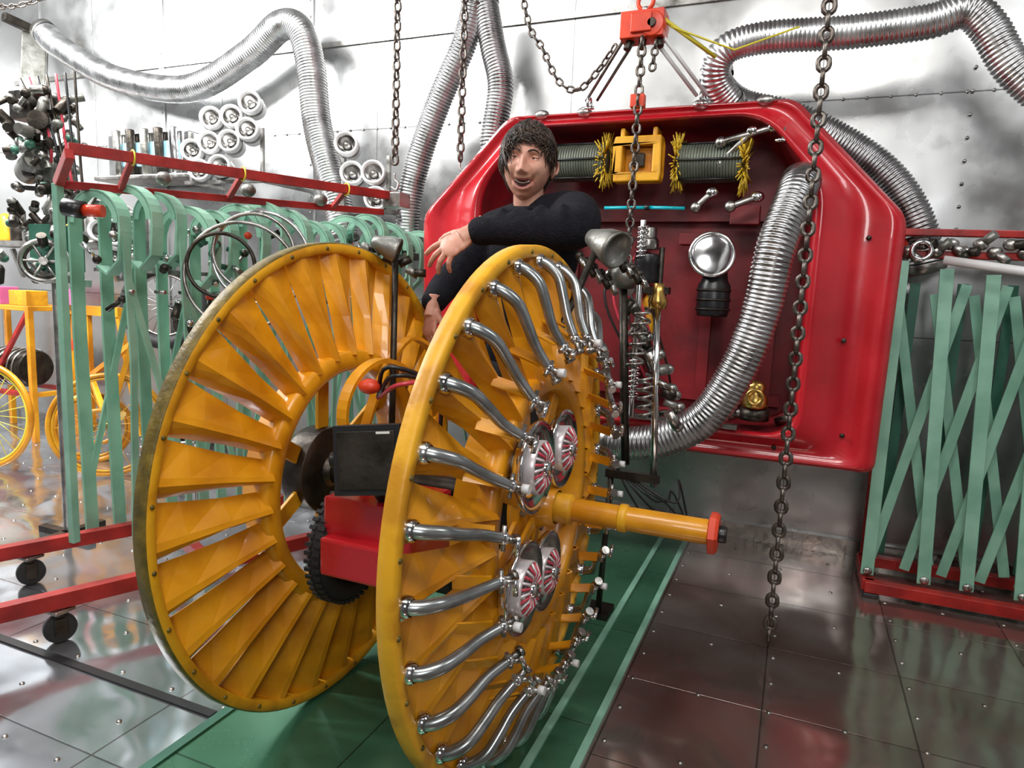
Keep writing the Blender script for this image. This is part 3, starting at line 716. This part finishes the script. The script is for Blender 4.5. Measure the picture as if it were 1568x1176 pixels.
for x in (-5.9,-5.1):
    for y in (3.20,3.53): m.bar((x,y,0),(x,y,1.0),.04,.04,'yellow')
for z in (.35,.98):
    for y in (3.20,3.53): m.bar((-5.9,y,z),(-5.1,y,z),.035,.035,('redbeam','yellow')[z>.5])
    for x in (-5.9,-5.1): m.bar((x,3.2,z),(x,3.53,z),.035,.035,'yellow')
m.bar((-5.88,3.2,.05),(-5.12,3.2,.95),.03,.03,'redbeam')
m.lathe([(0,-.2),(.13,-.2),(.14,-.18),(.14,.18),(.13,.2),(0,.2)],(-5.5,3.36,.52),(1,0,0),'grease',28)
for k in range(6): m.torus((-5.66+.06*k,3.36,.52),.145,.008,(1,0,0),'steel',28,6)
m.box((-5.62,3.34,1.06),(.16,.14,.13),'pink'); m.box((-5.32,3.34,1.05),(.20,.16,.11),'yelworn')
m.obj('red_and_yellow_machine_frame',bevel=.005)
m=MB(); m.box((-5.35,3.5,1.45),(1.3,.3,.04),'steel')
for k in range(9):
    x=-5.9+.14*k; m.lathe([(0,0),(.05,0),(.055,.02),(.055,.12+.05*(k%3)),(.03,.16+.05*(k%3)),(0,.17+.05*(k%3))],(x,3.48,1.47),(0,0,1),('white','yelworn','grease','steel','pinkw')[k%5],16)
for x in (-5.9,-4.8): m.bar((x,3.6,1.42),(x,3.68,1.2),.03,.03,'steel')
m.obj('shelf_with_cans')

# ---------------------------------------------------------------- right: mint scissor lattice trolley
rf=empty('mint_lattice_trolley')
m=MB()
for k,(a,b) in enumerate((((.37,1.43),(.37,.08)),((.53,1.40),(.585,.08)),((.69,1.38),(.74,.08)),((.86,1.37),(.93,.08)),((1.03,1.37),(1.08,.08)),((1.18,1.37),(1.24,.08)))):
    m.bar((a[0],3.24,a[1]),(b[0],3.24,b[1]),.050,.010,'mint',up=(0,1,0)); m.ell((b[0],3.225,b[1]+.02),(.018,.01,.018),'steel',10,8)
for k in range(7):
    x=.38+.14*k
    m.bar((x,3.32,.10),(x+.24,3.32,1.34),.040,.008,'mint',up=(0,1,0)); m.bar((x+.24,3.38,.12),(x-.0,3.38,1.30),.040,.008,'mint',up=(0,1,0))
for k in range(5):
    x=.44+.18*k; m.bar((x,3.50,.1),(x+.02,3.50,1.35),.04,.01,'mintdk',up=(0,1,0))
m.obj('lattice_bars',rf,bevel=.001)
m=MB()
m.bar((.36,3.20,.045),(1.35,3.20,.045),.05,.05,'redbeam'); m.bar((.36,3.54,.045),(1.35,3.54,.045),.05,.05,'redbeam'); m.bar((.375,3.2,.045),(.375,3.54,.045),.05,.05,'redbeam'); m.bar((1.33,3.2,.045),(1.33,3.54,.045),.05,.05,'redbeam')
for x in (.385,1.33):
    for y in (3.2,3.54): m.box((x,y,.01),(.06,.06,.02),'black')
m.bar((.38,3.54,.07),(.38,3.54,1.60),.03,.03,'redbeam'); m.bar((1.30,3.54,.07),(1.30,3.54,1.60),.03,.03,'redbeam')
m.bar((.37,3.40,1.56),(1.35,3.40,1.54),.035,.03,'redbeam'); m.bar((.37,3.30,1.46),(1.35,3.30,1.45),.035,.03,'redbeam')
for x in (.385,1.3): m.bar((x,3.28,1.46),(x,3.56,1.56),.03,.03,'redbeam')
m.obj('red_frame',rf,bevel=.004)
m=MB()
m.tube([(.50,3.15,1.43),(.75,3.10,1.39),(1.2,3.05,1.36)],.018,'white',10)
for k in range(12):
    p=V((.39+.05*k,3.27,1.47+.03*(k%2))); m.cyl(p,p+V((.04,-.03,.04*(k%3-1))),.018,('steel','grease','canvas')[k%3],seg=10); m.ell(p,(.028,.025,.025),'steel',10,8)
m.torus((.43,3.22,1.47),.035,.009,(0,1,0),'chrome',20,8); m.cyl((.92,3.3,1.5),(.93,3.28,1.62),.012,'orange')
m.obj('clamp_fittings',rf)

# ---------------------------------------------------------------- man
man=empty('man')
def limb(m,pts,rs,k,seg=20):
    P=cr(pts,6); n=len(P); L=len(pts)-1
    def R(i):
        t=i/(n-1)*L; a=min(int(t),L-1); f=t-a; return rs[a]*(1-f)+rs[a+1]*f
    m.tube(P,R,k,seg); m.ell(P[0],(rs[0],)*3,k); m.ell(P[-1],(rs[-1],)*3,k)
m=MB()
m.ell((-.90,2.28,1.37),(.185,.115,.17),'knit'); m.ell((-.91,2.30,1.16),(.165,.11,.20),'knit'); m.ell((-.91,2.31,1.0),(.165,.115,.12),'knit')
m.ell((-.90,2.28,1.48),(.12,.085,.06),'knit'); limb(m,[(-1.03,2.28,1.455),(-.90,2.28,1.49),(-.76,2.26,1.50)],[.072,.075,.088],'knit')
limb(m,[(-.75,2.26,1.495),(-.68,2.12,1.485),(-.645,1.99,1.435),(-.77,1.93,1.425),(-.895,1.905,1.42)],[.085,.076,.066,.054,.042],'knit')
limb(m,[(-.91,1.905,1.418),(-.88,1.905,1.42)],[.045,.044],'knit')
limb(m,[(-1.05,2.27,1.44),(-1.13,2.22,1.32),(-1.17,2.15,1.24),(-1.165,2.08,1.195)],[.072,.060,.052,.044],'knit')
for a in range(7):
    t=a/6; c=V((-.66-.18*t,1.965-.04*t,1.45-.01*t)); m.torus(c,.050-.008*t,.010,(1,.2+.3*math.sin(a*2),.3*math.cos(a*3)),'knit',20,8)
m.obj('sweater',man,remesh=.008,smooth_it=5)
m=MB()
m.torus((-.90,2.262,1.530),.060,.014,(0,-.25,1),'knit',32,10); m.obj('collar',man)
m=MB()
limb(m,[(-.99,2.31,.95),(-1.00,2.30,.52),(-1.01,2.33,.10)],[.105,.075,.058],'trouser'); limb(m,[(-.83,2.31,.95),(-.82,2.30,.52),(-.82,2.33,.10)],[.105,.075,.058],'trouser')
m.ell((-.91,2.31,.96),(.165,.12,.12),'trouser'); m.obj('trousers',man,remesh=.012,smooth_it=5)
m=MB()
for x in (-1.01,-.82):
    m.ell((x,2.26,.045),(.045,.13,.045),'black'); m.box((x,2.26,.012),(.085,.25,.024),'rubber')
m.obj('shoes',man,remesh=.008,smooth_it=4)
HC=V((-.892,2.215,1.668)); HR=Matrix.Rotation(math.radians(13),3,'Z')@Matrix.Rotation(math.radians(5),3,'Y')@Matrix.Rotation(math.radians(4),3,'X')
def g(x,z,cx,cz,sx,sz): return math.exp(-((x-cx)/sx)**2-((z-cz)/sz)**2)
def hshape(n):
    x,y,z=n.x*.082,n.y*.098,n.z*.120
    if z<0:
        t=min(1,-z/.120); x*=1-.24*t**1.8
        if y>0: y*=1-.55*t**.8
        else: y*=1-.10*t**2
    if z>0.02: x*=1+.05*math.sin(min(1,(z-.02)/.08)*math.pi)
    if y<0:
        ax=abs(x); zz=z-13*x*x; d=0
        d-=.027*g(x,z,0,-.028,.013,.013)
        d-=.016*g(x,z,0,-.004,.009,.024)
        d-=.010*g(ax,z,.015,-.033,.008,.008)
        d-=.007*g(ax,z,.028,.034,.024,.008)
        d+=.014*g(ax,z,.031,.013,.017,.012)
        d-=.009*g(ax,z,.046,-.020,.018,.018)
        d+=.006*(g(ax-.028,0,.25*(-.035-z),0,.007,1))*g(0,z,0,-.052,1,.022)
        d+=.002*g(ax,z,.054,.004,.008,.006)
        d-=.007*g(x,zz,0,-.053,.030,.007)
        d-=.009*g(x,zz,0,-.086,.026,.007)
        d+=.012*g(x,zz,0,-.069,.028,.008)
        d-=.012*g(x,z,0,-.108,.024,.013)
        d+=.0012*math.sin(z*900)*g(x,z,0,.060,.035,.012)
        y+=d
    return V((x,y,z))
def fronty(x,z):
    nz_=z/.120; k=1-.24*max(0,-nz_)**1.8; nx_=x/.082/k
    return hshape(V((nx_,-math.sqrt(max(0,1-nx_*nx_-nz_*nz_)),nz_))).y
m=MB(); SEG,RG=160,130; vs=[];fs={}
for i in range(RG+1):
    th_=math.pi*i/RG
    for j in range(SEG):
        a=2*math.pi*j/SEG
        vs.append(hshape(V((math.sin(th_)*math.cos(a),math.sin(th_)*math.sin(a),math.cos(th_)))))
for i in range(RG):
    for j in range(SEG):
        q=(i*SEG+j,i*SEG+(j+1)%SEG,(i+1)*SEG+(j+1)%SEG,(i+1)*SEG+j); c=sum((vs[t] for t in q),V())/4
        k='skin'
        if c.y<-.03:
            zz=c.z-13*c.x**2
            if (c.x/.029)**2+((zz+.069)/.0095)**2<1: k='mouth'
            elif (c.x/.035)**2+((zz+.069)/.0155)**2<1: k='lip'
        fs.setdefault(k,[]).append(q)
vw=[HC+HR@p for p in vs]
for k in fs: m.add(vw,fs[k],k,True)
for s in (-1,1):
    e=HC+HR@V((s*.086,.008,-.005)); m.ell(e,(.009,.020,.034),'skin',16,12,HR@Matrix.Rotation(s*.45,3,'Z')); m.torus(e+HR@V((s*.007,.002,.003)),.020,.005,HR@V((1,-.4*s,0)),'skin',20,8)
m.obj('head',man)
m=MB()
for s in (-1,1):
    e=HC+HR@V((s*.031,fronty(.031,.013)+.0085,.013)); m.ell(e,(.0125,.0125,.0125),'eyew',18,12); m.ell(e+HR@V((-.0015,-.0092,0)),(.0058,.004,.0058),'iris',14,10)
    for dz,rr in ((.0062,.0048),(-.0064,.0040)):
        m.tube([e+HR@V((t*.0160,-.0108+abs(t)**1.5*.0045,dz*(1-t*t*.75))) for t in (-1,-.6,-.2,.2,.6,1)],[.002,rr,rr,rr,rr,.002],'skin',8)
    m.tube([HC+HR@V((s*xx,fronty(xx,zz_)-.0015,zz_)) for xx,zz_ in ((.013,.032),(.021,.036),(.030,.038),(.040,.036),(.047,.030))],[.002,.0034,.0032,.0026,.0012],'hair',6)
m.obj('eyes',man)
m=MB()
for k in range(-5,6):
    x=k*.0044; z=-.0635+13*x*x; m.box(HC+HR@V((x,fronty(x,z-.003)-.0012,z)),(.0041,.004,.0075),'teeth',HR)
m.obj('teeth',man)
m=MB(); limb(m,[(-.90,2.275,1.45),(-.90,2.262,1.53),(-.897,2.242,1.60)],[.062,.054,.052],'skin'); m.obj('neck',man)
m=MB()
def hairline(a):
    return .64 if a<.55 else (.64-.62*(a-.55)/.6 if a<1.15 else (.02-.10*(a-1.15)/.6 if a<1.75 else -.08-.45*min(1,(a-1.75)/.4)))
capv=[];ok=[]
for i in range(61):
    th_=math.pi*i/60
    for j in range(96):
        a=2*math.pi*j/96; n_=V((math.sin(th_)*math.cos(a),math.sin(th_)*math.sin(a),math.cos(th_)))
        fa=abs(math.atan2(n_.x,-n_.y)); ok.append(n_.z>hairline(fa)+.04*noise.noise(n_*9)); p=hshape(n_); nn=noise.noise(n_*5)*.006
        capv.append(HC+HR@(p*(1.055+nn*2)+V((0,.003,.004))))
m.add(capv,[(i*96+j,i*96+(j+1)%96,(i+1)*96+(j+1)%96,(i+1)*96+j) for i in range(60) for j in range(96) if all(ok[t] for t in (i*96+j,i*96+(j+1)%96,(i+1)*96+(j+1)%96,(i+1)*96+j))],'hair')
for k in range(1700):
    a=random.uniform(-math.pi,math.pi); z0=random.uniform(.30,1.0); fa=abs(a)
    hl=hairline(fa); end=hl-random.uniform(-.12,.22)
    if fa<.6: end=random.uniform(.36,.85)
    if a<-.7 and a>-1.5: end-=random.uniform(0,.30)
    z0=max(z0,end+.12)
    pts=[]; sw=random.uniform(-.65,.65)+(.25 if a>0 else -.05); lift=random.uniform(1.05,1.18); fl=random.uniform(-.02,.10)
    for q in range(6):
        t=q/5; z=max(-.95,min(1,z0)*(1-t)+end*t); aa=a+sw*t+.12*math.sin(t*5+k); rr=math.sqrt(max(0,1-z*z))
        n_=V((math.sin(aa)*rr,-math.cos(aa)*rr,z)); p=hshape(n_)*(lift-.05*t+fl*t*t+.015*math.sin(q*1.7+k)); p.z+=.004
        pts.append(HC+HR@p)
    m.tube(cr(pts,3),lambda i:.0022*(1-(i/15)**3)+.0004,'hair',4)
m.obj('hair',man)
def hand(name,wrist,f,nrm,side,curls,spread,sc=1.0):
    f=V(f).normalized(); nrm=V(nrm); nrm=(nrm-f*nrm.dot(f)).normalized(); s=f.cross(nrm)*side
    W0=V(wrist); m=MB()
    def L(a,b,c): return W0+(f*a+s*b+nrm*c)*sc
    rot=Matrix((f,s,nrm)).transposed()
    m.ell(L(.045,0,0),(.052*sc,.038*sc,.017*sc),'skin',20,12,rot); m.ell(L(.070,0,.002),(.032*sc,.042*sc,.014*sc),'skin',20,12,rot); m.ell(L(.028,.022,-.006),(.034*sc,.018*sc,.016*sc),'skin',16,10,rot)
    m.tube([L(-.05,0,0),L(0,0,0),L(.03,0,0)],[.027*sc,.025*sc,.030*sc],'skin',16)
    ln=[.072,.082,.076,.060]; bs=[.030,.010,-.010,-.029]
    for q in range(4):
        p=L(.088-(.004 if q in(0,3) else 0)-(.006 if q==3 else 0),bs[q],.002); d=(f+s*spread*(1.5-q)*.5).normalized(); pts=[L(.06,bs[q]*.9,.002),p]
        c=curls[q]; ang=0; dd=d
        for seg_,fr in ((0,.45),(1,.31),(2,.24)):
            ang+=c*(1.0,1.1,.7)[seg_]; dd=d*math.cos(ang)-nrm*math.sin(ang); p=p+dd*ln[q]*fr*sc; pts.append(p)
        r=[.0095,.0098,.0088,.0080,.0066]; r=[x*sc*(.9 if q==3 else 1) for x in r]
        m.tube(pts,r,'skin',12); [m.ell(pts[i],(r[i]*1.03,)*3,'skin',12,8) for i in (1,2,3,4)]
    pts=[L(.018,.022,-.004),L(.045,.046,-.010),L(.070,.060,-.016),L(.090,.064,-.022)]; r=[.013*sc,.0115*sc,.010*sc,.008*sc]
    m.tube(pts,r,'skin',12); [m.ell(pts[i],(r[i],)*3,'skin',12,8) for i in (1,2,3)]
    return m.obj(name,man,remesh=.0030,smooth_it=2)
hand('left_hand',(-.940,1.897,1.412),(-.72,-.28,-.55),(.15,-.75,.62),1,(.20,.28,.38,.48),.50,1.05)
hand('right_hand',(-1.155,2.055,1.17),(.05,-.30,-.95),(-.45,-.85,.2),-1,(.5,.6,.65,.7),.15,.95)

# ---------------------------------------------------------------- camera
th=math.radians(7.7); r=math.radians(2.3); yaw=math.radians(22.5)
F0=V((-math.sin(yaw),math.cos(yaw),0)); R0=V((math.cos(yaw),math.sin(yaw),0)); Z=V((0,0,1))
F=F0*math.cos(th)-Z*math.sin(th); U=F0*math.sin(th)+Z*math.cos(th)
Rc=R0*math.cos(r)+U*math.sin(r); Uc=U*math.cos(r)-R0*math.sin(r)
cd=bpy.data.cameras.new('camera'); cd.sensor_width=36; cd.lens=36*1045/1568; cd.clip_start=.02
cam=bpy.data.objects.new('camera',cd); bpy.context.collection.objects.link(cam)
mw=Matrix((Rc,Uc,-F)).transposed().to_4x4(); mw.translation=V((0,0,1.24)); cam.matrix_world=mw
S.camera=cam
# ---------------------------------------------------------------- lights
def area(name,loc,tgt,size,e,col=(1,1,1),sy=None):
    d=bpy.data.lights.new(name,'AREA'); d.size=size; d.energy=e; d.color=col
    if sy: d.shape='RECTANGLE'; d.size_y=sy
    o=bpy.data.objects.new(name,d); bpy.context.collection.objects.link(o); o.location=loc
    o.rotation_euler=(V(tgt)-V(loc)).to_track_quat('-Z','Y').to_euler(); return o
area('ceiling_light_a',(-3.2,1.6,3.3),(-3.6,3.6,1.6),1.6,125,(1,.99,.97),.5)
area('ceiling_light_b',(-.2,.3,3.3),(-.8,2.2,.8),1.4,50,(1,.97,.93),.6)
area('ceiling_light_c',(-5.3,2.0,3.3),(-5,3.2,.4),1.2,230,(1,1,1),.8)
area('ceiling_light_d',(1.6,1.6,3.3),(.9,3.3,.6),1.2,22,(1,1,1),.5)
area('ceiling_light_e',(-1.7,2.3,3.35),(-1.4,3.4,2.2),.6,10,(1,1,1))
area('ceiling_light_f',(-2.6,-.6,3.2),(-1.4,1.6,.6),1.0,32,(1,.97,.92))
area('front_fill_light',(.5,-1.3,2.2),(-.5,2.6,.7),.7,26,(1,1,1))  # soft frontal fill added behind the camera, not a fixture of the room
w=bpy.data.worlds.new('world'); S.world=w; w.use_nodes=True; w.node_tree.nodes['Background'].inputs[0].default_value=(.8,.85,.9,1); w.node_tree.nodes['Background'].inputs[1].default_value=.3
